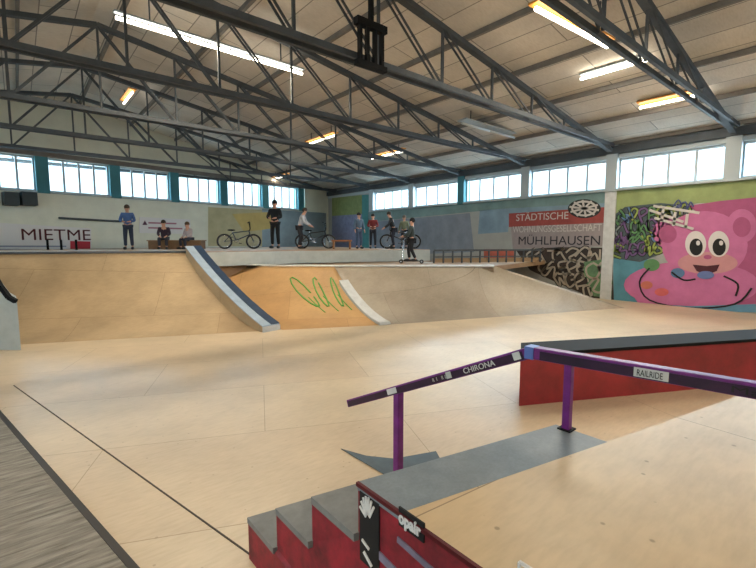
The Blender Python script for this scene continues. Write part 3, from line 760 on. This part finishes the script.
patch([(613, 216), (625, 207), (660, 203), (690, 206), (690, 226), (672, 250), (640, 262), (612, 258)], 2, 'dark_ground', pmat('ground3', (.30, .36, .38), n=.3), gr3)
letters(gr3, [(615, 211, 690, 205, 11, 9), (614, 222, 690, 217, 11, 9), (614, 233, 668, 230, 11, 7), (614, 245, 662, 242, 11, 6)], gg + [pmat('g_grey', (.55, .60, .60))], blk, 1.5, 3, 21)
gr4 = thing('graffiti_tag', 'pale boxed tag of white strokes above the left eye of the pink creature', 'graffiti', wpt(668, 218))
for a, b in (((650, 210), (684, 222)), ((654, 206), (700, 213)), ((655, 218), (694, 229)), ((664, 208), (662, 222)), ((676, 212), (674, 226)), ((688, 214), (686, 228))):
    g = M(); brush(g, [a, b], 2, 12); g.build('stroke', lt_m, gr4)
gr5 = thing('graffiti_tag', 'thin blue scribbled tag over the pink creature', 'graffiti', wpt(683, 204))
g = M(); brush(g, smooth([(674, 206), (679, 200), (682, 206), (677, 207), (686, 202), (688, 209), (691, 202), (694, 207)]), 1., 12); g.build('scribble', pmat('scribble', (.30, .34, .56)), gr5)

# pink creature
pk = pmat('pink', (.83, .47, .67), n=.1, s=3); pk2 = pmat('pink_deep', (.72, .36, .54), n=.1); wh = pmat('eyewhite', (.92, .90, .90), n=.02); bk_ = pmat('pupil', (.07, .06, .07), n=.02)
cr = thing('creature_mural', 'big pink cartoon creature with wide eyes painted on the right wall at the frame edge', 'mural', wpt(700, 300))
patch([(688, 206), (720, 201), (760, 197), (760, 306), (735, 306), (726, 230)], 3, 'back_shape', pk2, cr)
patch(ell(692, 285, 68, 24), 4, 'body', pk, cr)
patch(ell(705, 245, 43, 34), 5, 'head', pk, cr)
patch(ell(668, 233, 15, 15), 4, 'ear', pk, cr); patch(ell(742, 226, 15, 17), 4, 'ear', pk, cr)
patch(ell(668, 234, 9, 9), 6, 'ear_inside', pk2, cr); patch(ell(742, 227, 9, 10), 6, 'ear_inside', pk2, cr)
patch(ell(708, 263, 30, 11), 6, 'muzzle', pmat('muzzle', (.84, .60, .62), n=.05), cr)
for ex in (696, 719):
    patch(ell(ex, 244, 10.5, 13), 7, 'eye_white', wh, cr); patch(ell(ex + .5, 247, 6.6, 8.5), 8, 'pupil', bk_, cr); patch(ell(ex + 2.5, 243, 2, 2.4), 9, 'eye_glint', wh, cr)
patch(ell(708, 257, 4, 2.2), 8, 'nose', pk2, cr)
patch([(693, 264.5), (707, 266), (720, 264.5), (717, 271), (707, 275), (697, 271)], 8, 'mouth', pmat('mouth', (.30, .08, .14)), cr)
patch(ell(706, 275, 8.5, 4), 9, 'tongue', pmat('tongue', (.42, .50, .72)), cr)
for pts in (smooth([(650, 268), (640, 282), (650, 300), (690, 308), (735, 304), (752, 288)]), smooth([(672, 272), (684, 280), (696, 279)]), smooth([(724, 276), (738, 284), (736, 296)])):
    g = M(); brush(g, pts, 1.3, 9); g.build('outline', bk_, cr)
patch(ell(655, 290, 22, 19), 5, 'arm', pk, cr)
patch(ell(652, 265, 8, 6), 7, 'spot', gg[0], cr); patch(ell(647, 285, 6, 4), 7, 'spot', pmat('spot_o', (.85, .48, .40)), cr); patch(ell(662, 292, 7, 4), 7, 'spot', pmat('spot_r', (.88, .42, .42)), cr); patch(ell(678, 273, 7, 5), 7, 'spot', gg[2], cr)
patch([(628, 303), (660, 310), (690, 312), (756, 312), (756, 304), (690, 306)], 6, 'ground_line', pmat('groundline', (.42, .62, .74)), cr)

# ================================================================== things on the back wall
def bpt(x, y, off=.01):
    d = FW + RT * ((x - 378) / FPX) - UP * ((y - 284) / FPX); nr = BR @ V((0, 1, 0))
    p = CAM + d * ((BC - CAM).dot(nr) / d.dot(nr)); p = BC + BR.inverted() @ (p - BC); p.y = VW - off; return p
BX, BY = V((1, 0, 0)), V((0, 0, 1))
def bpatch(pts, off, nm, mt, par, th=.02): return M().prism([bpt(x, y, off) for x, y in pts], (0, th, 0)).build(nm, mt, par)
ban_m = mat('banner_white', (.86, .85, .85), .7)
bn_ = thing('banner', 'long white banner with large dark lettering on the back wall at far left', 'banner', bpt(45, 256))
bpatch([(-14, 222), (91, 228.5), (91, 253), (-14, 256)], .03, 'cloth', ban_m, bn_)
bpatch([(70, 241), (90, 241.5), (90, 252), (70, 252.5)], .04, 'red_block', mat('banner_red', (.72, .2, .25), .7), bn_, .012)
a = bpt(20, 240, .045); b = bpt(89, 240, .045)
text_mesh('MIETME', (bpt(30, 229).z - bpt(30, 241).z) * 1.36, 'lettering', mat('banner_dark', (.30, .10, .13), .7), BX, BY, a, bn_, depth=.004, width=b.x - a.x)
for yy in (245.5, 249):
    bpatch([(-10, yy), (66, yy + .2), (66, yy + 1.3), (-10, yy + 1.3)], .042, 'small_print_line', mat('small_print', (.5, .52, .6), .7), bn_, .01)
s2 = thing('wall_sign', 'white sign with two printed lines on the back wall, right of the long banner', 'sign', bpt(165, 234))
bpatch([(139, 217), (190, 219.5), (190, 234), (139, 233)], .03, 'board', ban_m, s2)
for yy, x1 in ((222, 176), (227, 182)):
    bpatch([(148, yy), (x1, yy + .9), (x1, yy + 2.4), (148, yy + 1.6)], .04, 'print_line', mat('print_pink', (.66, .45, .52), .7), s2, .012)
M_ = M().prism([bpt(142, 225, .04), bpt(147, 225, .04), bpt(144.5, 220.5, .04)], (0, .01, 0)).build('print_mark', mat('print_dark', (.35, .22, .3), .7), s2)
for k, x in enumerate((2, 20)):
    o = M().box(bpt(x, 205.5, .45), bpt(x + 14, 193.5, .01)).build('heater_box', mat('heater', (.15, .2, .22), .6, noise=.2, nscale=3))
    tag(o, 'dark box heater high on the back wall, ' + ('at the left frame edge' if k == 0 else 'just right of another dark box heater'), 'heater', 'box heaters on the back wall')
tag(M().tube([bpt(58, 218, .08), bpt(120, 221.5, .08)], .035, 8).build('wall_pipe', steel_m, smooth=True), 'thin dark horizontal pipe on the back wall above the white banner', 'pipe')
bw = thing('wall_painting', 'painted yellow and blue grey colour fields on the back wall near the corner', 'mural', bpt(265, 225))
for pts, c, nm in (([(208, 207), (262, 210), (262, 246), (208, 246)], (.80, .76, .60), 'sand_field'), ([(262, 209), (326, 213), (326, 248), (262, 247)], (.62, .70, .74), 'blue_grey_field'), ([(232, 214), (270, 212), (276, 228), (244, 232)], (.84, .74, .46), 'yellow_field')):
    bpatch(pts, .012 if nm != 'yellow_field' else .016, nm, pmat(nm, c, n=.12, s=2), bw, .004)
for k, x in enumerate((49, 62.5, 77.5)):
    p = ondist(x, 12.6, 1.42)
    tag(M().tube([p, p + V((0, 0, .3))], .03, 8).build('barrier_post', black_m, smooth=True), 'slim black post standing on the upper platform, ' + ('leftmost', 'middle', 'rightmost')[k] + ' of three before the long banner', 'post', 'slim black posts before the banner')

for o in list(SC.objects):
    if o.parent is None and o.name.split('.')[0] in ('banner', 'heater_box', 'wall_pipe') or o in (s2, bw): backrot(o)

# ================================================================== people
def skin_mesh(name, P_, E_, rad, root, mt, parent, sub=1):
    keys = list(P_); idx = {k: i for i, k in enumerate(keys)}
    me = bpy.data.meshes.new(name); me.from_pydata([P_[k] for k in keys], [(idx[a], idx[b]) for a, b in E_], [])
    o = bpy.data.objects.new(name, me); COL.objects.link(o)
    md = o.modifiers.new('skin', 'SKIN')
    sv = me.skin_vertices[0].data
    for k in keys:
        r = rad[k]; r = r if isinstance(r, tuple) else (r, r)
        sv[idx[k]].radius = r; sv[idx[k]].use_root = (k == root)
    sd = o.modifiers.new('sub', 'SUBSURF'); sd.levels = sub; sd.render_levels = sub
    bpy.context.view_layer.update()
    m2 = bpy.data.meshes.new_from_object(o.evaluated_get(bpy.context.evaluated_depsgraph_get()))
    bpy.data.objects.remove(o); bpy.data.meshes.remove(me)
    m2.name = name; m2.materials.clear(); m2.materials.append(mt)
    for p in m2.polygons: p.use_smooth = True
    ob = bpy.data.objects.new(name, m2); COL.objects.link(ob)
    if parent: ob.parent = parent
    return ob
SKINM = mat('skin', (.80, .60, .50), .55)
def pose(kind):
    J = dict(pelvis=(0, 0, .95), spine=(0, .01, 1.14), chest=(0, 0, 1.33), neck=(0, 0, 1.48), head0=(0, .02, 1.57), head1=(0, .015, 1.68), crown=(0, 0, 1.74), nose=(0, .115, 1.62))
    for s, q in ((-1, 'L'), (1, 'R')):
        J['sh' + q] = (s * .18, 0, 1.40); J['el' + q] = (s * .25, .0, 1.13); J['wr' + q] = (s * .26, .10, .90)
        J['hip' + q] = (s * .09, 0, .90); J['kn' + q] = (s * .11, .03, .50); J['an' + q] = (s * .12, -.01, .09); J['toe' + q] = (s * .14, .15, .04)
    if kind == 'hands_front':
        for s, q in ((-1, 'L'), (1, 'R')): J['el' + q] = (s * .26, .06, 1.14); J['wr' + q] = (s * .12, .26, 1.10)
    if kind == 'sit':
        for k in ('pelvis', 'spine', 'chest', 'neck', 'head0', 'head1', 'crown', 'nose'):
            x, y, z = J[k]; J[k] = (x, y + (z - .95) * .18, z - .50)
        for s, q in ((-1, 'L'), (1, 'R')):
            J['sh' + q] = (s * .18, .08, .90); J['el' + q] = (s * .24, .12, .66); J['wr' + q] = (s * .13, .33, .56)
            J['hip' + q] = (s * .09, .03, .44); J['kn' + q] = (s * .15, .43, .47); J['an' + q] = (s * .14, .40, .09); J['toe' + q] = (s * .16, .56, .04)
    if kind == 'bike':
        for k in ('spine', 'chest', 'neck', 'head0', 'head1', 'crown', 'nose'):
            x, y, z = J[k]; J[k] = (x, y + (z - .95) * .35, z - .05 * (z - .95))
        for s, q in ((-1, 'L'), (1, 'R')):
            J['sh' + q] = (s * .18, .15, 1.37); J['el' + q] = (s * .30, .26, 1.12); J['wr' + q] = (s * .29, .47, .98)
            J['kn' + q] = (s * .15, .08, .50); J['an' + q] = (s * .20, .0, .09); J['toe' + q] = (s * .22, .15, .04)
    if kind == 'scooter':
        for s, q in ((-1, 'L'), (1, 'R')):
            J['sh' + q] = (s * .18, .04, 1.40); J['el' + q] = (s * .26, .10, 1.14); J['wr' + q] = (s * .22, .34, 1.06)
        J['anR'] = (.05, .10, .16); J['toeR'] = (.05, .25, .12); J['knR'] = (.09, .16, .56)
        J['anL'] = (-.05, -.16, .16); J['toeL'] = (-.06, -.02, .12); J['knL'] = (-.10, .02, .55)
    return J
def person(kind, H, loc, rz, top, legs, hair, label, capc=None, shoes=(.12, .12, .13)):
    J = {k: V(v) for k, v in pose(kind).items()}
    t = thing('person', label, 'person', (0, 0, 0))
    E_ = [('pelvis', 'spine'), ('spine', 'chest'), ('chest', 'neck'), ('neck', 'head0'), ('head0', 'head1'), ('head1', 'crown')]
    R_ = dict(pelvis=(.135, .10), spine=(.125, .09), chest=(.15, .105), neck=.055, head0=.075, head1=.088, crown=.055)
    P_ = {k: J[k] for k in ('pelvis', 'spine', 'chest', 'neck', 'head0', 'head1', 'crown')}
    for q in 'LR':
        s = -1 if q == 'L' else 1
        for a in ('sh', 'el', 'wr', 'hip', 'kn', 'an', 'toe'): P_[a + q] = J[a + q]
        E_ += [('chest', 'sh' + q), ('sh' + q, 'el' + q), ('el' + q, 'wr' + q), ('pelvis', 'hip' + q), ('hip' + q, 'kn' + q), ('kn' + q, 'an' + q), ('an' + q, 'toe' + q)]
        for a, r in (('sh', .06), ('el', .044), ('wr', .03), ('hip', .088), ('kn', .058), ('an', .04), ('toe', .035)): R_[a + q] = r
        fd = (J['wr' + q] - J['el' + q]).normalized(); pm_ = J['wr' + q] + fd * .075
        sdv = V((0, 1, 0)) if abs(fd.z) > .6 else V((1, 0, 0)); crl = fd.cross(sdv).normalized() * (-s if abs(fd.z) > .6 else 1)
        P_['palm' + q] = pm_; E_.append(('wr' + q, 'palm' + q)); R_['palm' + q] = (.034, .022)
        for i, (o_, L_) in enumerate(((-.028, .062), (-.009, .078), (.010, .074), (.028, .058))):
            b = pm_ + sdv * o_; P_['f%d%s' % (i, q)] = b + fd * L_ * .55; P_['g%d%s' % (i, q)] = b + fd * L_ * .9 + crl * .018
            E_ += [('palm' + q, 'f%d%s' % (i, q)), ('f%d%s' % (i, q), 'g%d%s' % (i, q))]; R_['f%d%s' % (i, q)] = .0095; R_['g%d%s' % (i, q)] = .008
        P_['th' + q] = J['wr' + q] + fd * .05 + sdv * .05; E_.append(('palm' + q, 'th' + q)); R_['th' + q] = .011
    P_['nose'] = J['nose'].lerp(J['head0'], .12); E_.append(('head0', 'nose')); R_['nose'] = .014
    body = skin_mesh('body', P_, E_, R_, 'pelvis', SKINM, t)
    def sub(keys, edges, rad, root, nm, c):
        return skin_mesh(nm, {k: J[k] for k in keys}, edges, rad, root, mat('cloth_%.2f_%.2f_%.2f' % c, c, .85, noise=.12, nscale=14), t)
    def cut(a, b, q): return J[a].lerp(J[b], q)
    J['hem'] = J['pelvis'] + V((0, 0, -.04)); J['cuffL'] = cut('elL', 'wrL', .92); J['cuffR'] = cut('elR', 'wrR', .92); J['col'] = cut('chest', 'neck', .75)
    sub(['hem', 'spine', 'chest', 'col', 'shL', 'elL', 'cuffL', 'shR', 'elR', 'cuffR'], [('hem', 'spine'), ('spine', 'chest'), ('chest', 'col'), ('chest', 'shL'), ('shL', 'elL'), ('elL', 'cuffL'), ('chest', 'shR'), ('shR', 'elR'), ('elR', 'cuffR')],
        dict(hem=(.165, .125), spine=(.16, .12), chest=(.18, .135), col=.075, shL=.08, shR=.08, elL=.062, elR=.062, cuffL=.048, cuffR=.048), 'chest', 'jacket', top)
    J['hmL'] = cut('knL', 'anL', .9); J['hmR'] = cut('knR', 'anR', .9)
    sub(['pelvis', 'hipL', 'knL', 'hmL', 'hipR', 'knR', 'hmR'], [('pelvis', 'hipL'), ('hipL', 'knL'), ('knL', 'hmL'), ('pelvis', 'hipR'), ('hipR', 'knR'), ('knR', 'hmR')],
        dict(pelvis=(.15, .115), hipL=.105, hipR=.105, knL=.077, knR=.077, hmL=.062, hmR=.062), 'pelvis', 'trousers', legs)
    shm = mat('shoe_%.2f' % shoes[0], shoes, .6)
    for q in 'LR':
        a, b = J['an' + q], J['toe' + q]
        g = M(); d = b - a; d.z = 0; base = min(a.z, b.z) - .04
        c = (a + b) / 2 + d * .05; g.ball((0, 0, 0), .055, .15, .06, 12, 8)
        ang = math.atan2(-d.x, d.y); rm = Matrix.Rotation(ang, 4, 'Z')
        g.v = [rm @ p + V((c.x, c.y, base + .05)) for p in g.v]; g.v = [V((p.x, p.y, max(p.z, base))) for p in g.v]
        g.build('shoe', shm, t, smooth=True)
    hc = J['head0'].lerp(J['head1'], .72) + V((0, -.018, .01))
    g = M(); g.ball(hc + V((0, 0, .015)), .102, .112, .108, 16, 10)
    g.v = [V((p.x, p.y, p.z if p.z > hc.z - .03 or p.y < hc.y + .01 else hc.z - .03 + (p.z - hc.z + .03) * .1)) for p in g.v]
    g.build('cap' if capc else 'hair', mat('hair_%.2f_%.2f' % ((capc or hair)[0], (capc or hair)[2]), capc or hair, .8), t, smooth=True)
    for s in (-1, 1):
        M().ball(J['head0'].lerp(J['head1'], .45) + V((s * .033, .083, 0)), .012, .008, .01, 8, 6).build('eye', ink_m, t, smooth=True)
        M().ball(J['head0'].lerp(J['head1'], .35) + V((s * .09, .0, 0)), .012, .022, .032, 8, 6).build('ear', SKINM, t, smooth=True)
    k = H / 1.76
    t.scale = (k, k, k); t.location = loc; t.rotation_euler = (0, 0, rz)
    return t
def face(ang): return math.radians(ang)
FC = 140; FRT = -130; FLF = 50; FAW = -40       # facing the camera / right / left / away
ZP = 1.42
person('hands_front', 1.36, ondist(130, 13.3, ZP), face(FC + 20), (.30, .42, .62), (.17, .20, .27), (.25, .2, .16), 'person in a blue jacket standing on the upper platform, furthest left of the riders')
person('sit', 1.3, ondist(166, 14.0, ZP), face(FC + 15), (.20, .14, .2), (.2, .2, .24), (.2, .15, .12), 'person in dark clothes sitting on the wooden box, left one of the pair')
person('sit', 1.22, ondist(191, 14.0, ZP), face(FC - 25), (.72, .66, .66), (.16, .17, .22), (.33, .24, .16), 'person in a pale top sitting on the wooden box, right one of the pair')
person('hands_front', 1.72, ondist(276, 15.6, ZP), face(FC - 8), (.10, .11, .12), (.09, .09, .1), (.1, .09, .08), 'tall person all in black standing on the upper platform left of the cyclist in grey', capc=(.09, .09, .1))
person('bike', 1.42, ondist(300, 14.9, ZP), face(FRT), (.70, .70, .72), (.16, .15, .17), (.2, .16, .12), 'person in a light grey top straddling a small bike, facing right')
person('stand', 1.24, ondist(359, 15.0, ZP), face(FC + 30), (.34, .42, .50), (.30, .36, .46), (.16, .14, .12), 'person in grey blue top and jeans standing at the left end of the right group')
person('hands_front', 1.24, ondist(373, 15.6, ZP), face(FC), (.44, .15, .16), (.16, .16, .19), (.14, .12, .1), 'person in a dark red top standing behind the one in grey blue')
person('bike', 1.28, ondist(394, 14.8, ZP), face(FLF), (.16, .17, .19), (.14, .15, .2), (.2, .15, .1), 'person in black leaning over the handlebar of a dark bike, facing left')
person('stand', 1.2, ondist(404, 15.8, ZP), face(FC - 20), (.42, .46, .38), (.20, .22, .25), (.2, .17, .13), 'person in an olive top and cap standing behind the dark bike', capc=(.34, .30, .26))
cz = at(412, 263.5, z=LZ)
person('scooter', 1.22, cz + V((0, 0, .0)), face(FLF - 12), (.22, .26, .26), (.10, .10, .12), (.12, .1, .08), 'child in a dark helmet standing on a kick scooter above the right ramp', capc=(.07, .07, .08))
bxs = ondist(178, 14.05, ZP)
t = thing('wooden_box', 'low brown wooden box on the upper platform that two people sit on', 'box', bxs)
M().obox(bxs + V((0, 0, .13)), RT * .85, F0 * .18, V((0, 0, .13))).build('body', mat('box_wood', (.48, .36, .25), .7, noise=.2, nscale=6), t)
M().obox(bxs + V((0, 0, .275)), RT * .88, F0 * .21, V((0, 0, .015))).build('lid', mat('box_lid', (.55, .43, .31), .7, noise=.2, nscale=6), t)
bc = ondist(342, 13.9, ZP)
t = thing('bench', 'small low wooden bench on the upper platform between the cyclist and the group', 'bench', bc)
M().obox(bc + V((0, 0, .27)), RT * .32, F0 * .13, V((0, 0, .025))).build('seat', mat('bench_wood', (.55, .36, .2), .7, noise=.2, nscale=6), t)
for s in (-1, 1): M().obox(bc + V((0, 0, .122)) + RT * (.26 * s), RT * .025, F0 * .11, V((0, 0, .122))).build('leg', mat('bench_wood', (.55, .36, .2)), t)

# ------------------------------------------------------------------ bikes
tyre_m = mat('tyre', (.06, .06, .065), .8); chrome_m = mat('chrome', (.7, .7, .72), .25, 1.)
def bike(loc, rz, col, label):
    t = thing('bike', label, 'bike', (0, 0, 0), 'small stunt bikes on the upper platform'); fm = mat('bike_%.2f_%.2f' % (col[0], col[2]), col, .35, .3)
    R = .25; ra = V((0, -.40, R)); fa = V((0, .52, R)); bb_ = V((0, -.03, .29)); st = V((0, -.14, .53)); hd = V((0, .38, .60)); hb = V((0, .41, .48))
    for a in (ra, fa):
        w_ = M().torus(a, (1, 0, 0), R - .025, .025).build('wheel', tyre_m, t, smooth=True)
        M().torus(a, (1, 0, 0), R - .055, .01, 28, 6).build('rim', chrome_m, w_, smooth=True)
        g = M()
        for k in range(9): d = V((0, math.cos(k * PI / 9), math.sin(k * PI / 9))) * (R - .055); g.tube([a - d, a + d], .003, 4)
        g.build('spokes', chrome_m, w_); M().tube([a - V((.04, 0, 0)), a + V((.04, 0, 0))], .02, 8).build('hub', chrome_m, w_)
    g = M(); g.tube([bb_, st], .017); g.tube([st, hd], .017); g.tube([bb_, hb], .02); g.tube([hb, hd], .02)
    for s in (-1, 1): g.tube([bb_ + V((s * .05, 0, 0)), ra + V((s * .06, 0, 0))], .01); g.tube([st + V((s * .01, 0, 0)), ra + V((s * .06, 0, 0))], .01)
    g.build('frame', fm, t, smooth=True)
    g = M()
    for s in (-1, 1): g.tube([hb + V((0, .01, 0)), hb + V((s * .055, .02, -.03)), fa + V((s * .055, 0, 0))], .014)
    g.build('fork', fm, t, smooth=True)
    g = M(); g.tube([hd, hd + V((0, .04, .05))], .018); g.tube([V((-.33, .37, .88)), V((-.22, .40, .88)), V((-.10, .42, .66)), V((.10, .42, .66)), V((.22, .40, .88)), V((.33, .37, .88))], .012); g.tube([V((-.17, .41, .79)), V((.17, .41, .79))], .008)
    hbr = g.build('handlebar', black_m, t, smooth=True)
    for s in (-1, 1): M().tube([V((s * .24, .395, .88)), V((s * .345, .365, .88))], .018).build('grip', tyre_m, hbr, smooth=True)
    sp_ = M().tube([st, st + V((0, -.015, .07))], .012).build('seat_post', chrome_m, t)
    g = M(); g.ball(st + V((0, -.04, .09)), .055, .13, .028, 12, 8); g.build('seat', black_m, t, smooth=True)
    c = M().torus(bb_ + V((.05, 0, 0)), (1, 0, 0), .07, .008, 20, 6); c.bar(bb_ + V((.06, 0, 0)), bb_ + V((.06, .12, -.10)), .014, .02); c.bar(bb_ + V((-.06, 0, 0)), bb_ + V((-.06, -.12, .10)), .014, .02)
    cc = c.build('crank', chrome_m, t)
    M().box(bb_ + V((.06, .08, -.115)), bb_ + V((.16, .16, -.09))).build('pedal', black_m, cc); M().box(bb_ + V((-.16, -.16, .09)), bb_ + V((-.06, -.08, .115))).build('pedal', black_m, cc)
    t.location = loc; t.rotation_euler = (0, 0, rz)
    return t
bike(ondist(314, 14.85, ZP), face(FRT), (.10, .10, .11), 'small black stunt bike under the person in the light grey top')
bike(ondist(402, 14.7, ZP), face(FLF), (.16, .13, .12), 'dark stunt bike held by the person in black facing left')
bike(ondist(238, 14.3, ZP), face(FRT + 20), (.12, .14, .2), 'dark stunt bike standing alone left of the tall person in black')

# kick scooter
t = thing('kick_scooter', 'black kick scooter under the child at the lip of the right ramp', 'scooter', (0, 0, 0))
for y in (-.26, .30):
    w_ = M().torus((0, y, .055), (1, 0, 0), .04, .016, 20, 8).build('wheel', tyre_m, t, smooth=True); M().tube([V((-.02, y, .055)), V((.02, y, .055))], .026, 10).build('hub', chrome_m, w_)
M().box((-.055, -.24, .06), (.055, .22, .08)).build('deck', black_m, t)
M().tube([V((0, .22, .07)), V((0, .27, .10)), V((0, .24, .66))], .016).build('steering_tube', chrome_m, t, smooth=True)
M().tube([V((-.2, .23, .66)), V((.2, .23, .66))], .013).build('handlebar', black_m, t, smooth=True)
t.location = cz; t.rotation_euler = (0, 0, face(FLF - 12)); t.scale = (1, 1, 1)
SC.view_settings.view_transform = 'Standard'; SC.view_settings.look = 'None'; SC.view_settings.gamma = 1; SC.view_settings.use_curve_mapping = False
SC.view_settings.exposure = 0.58
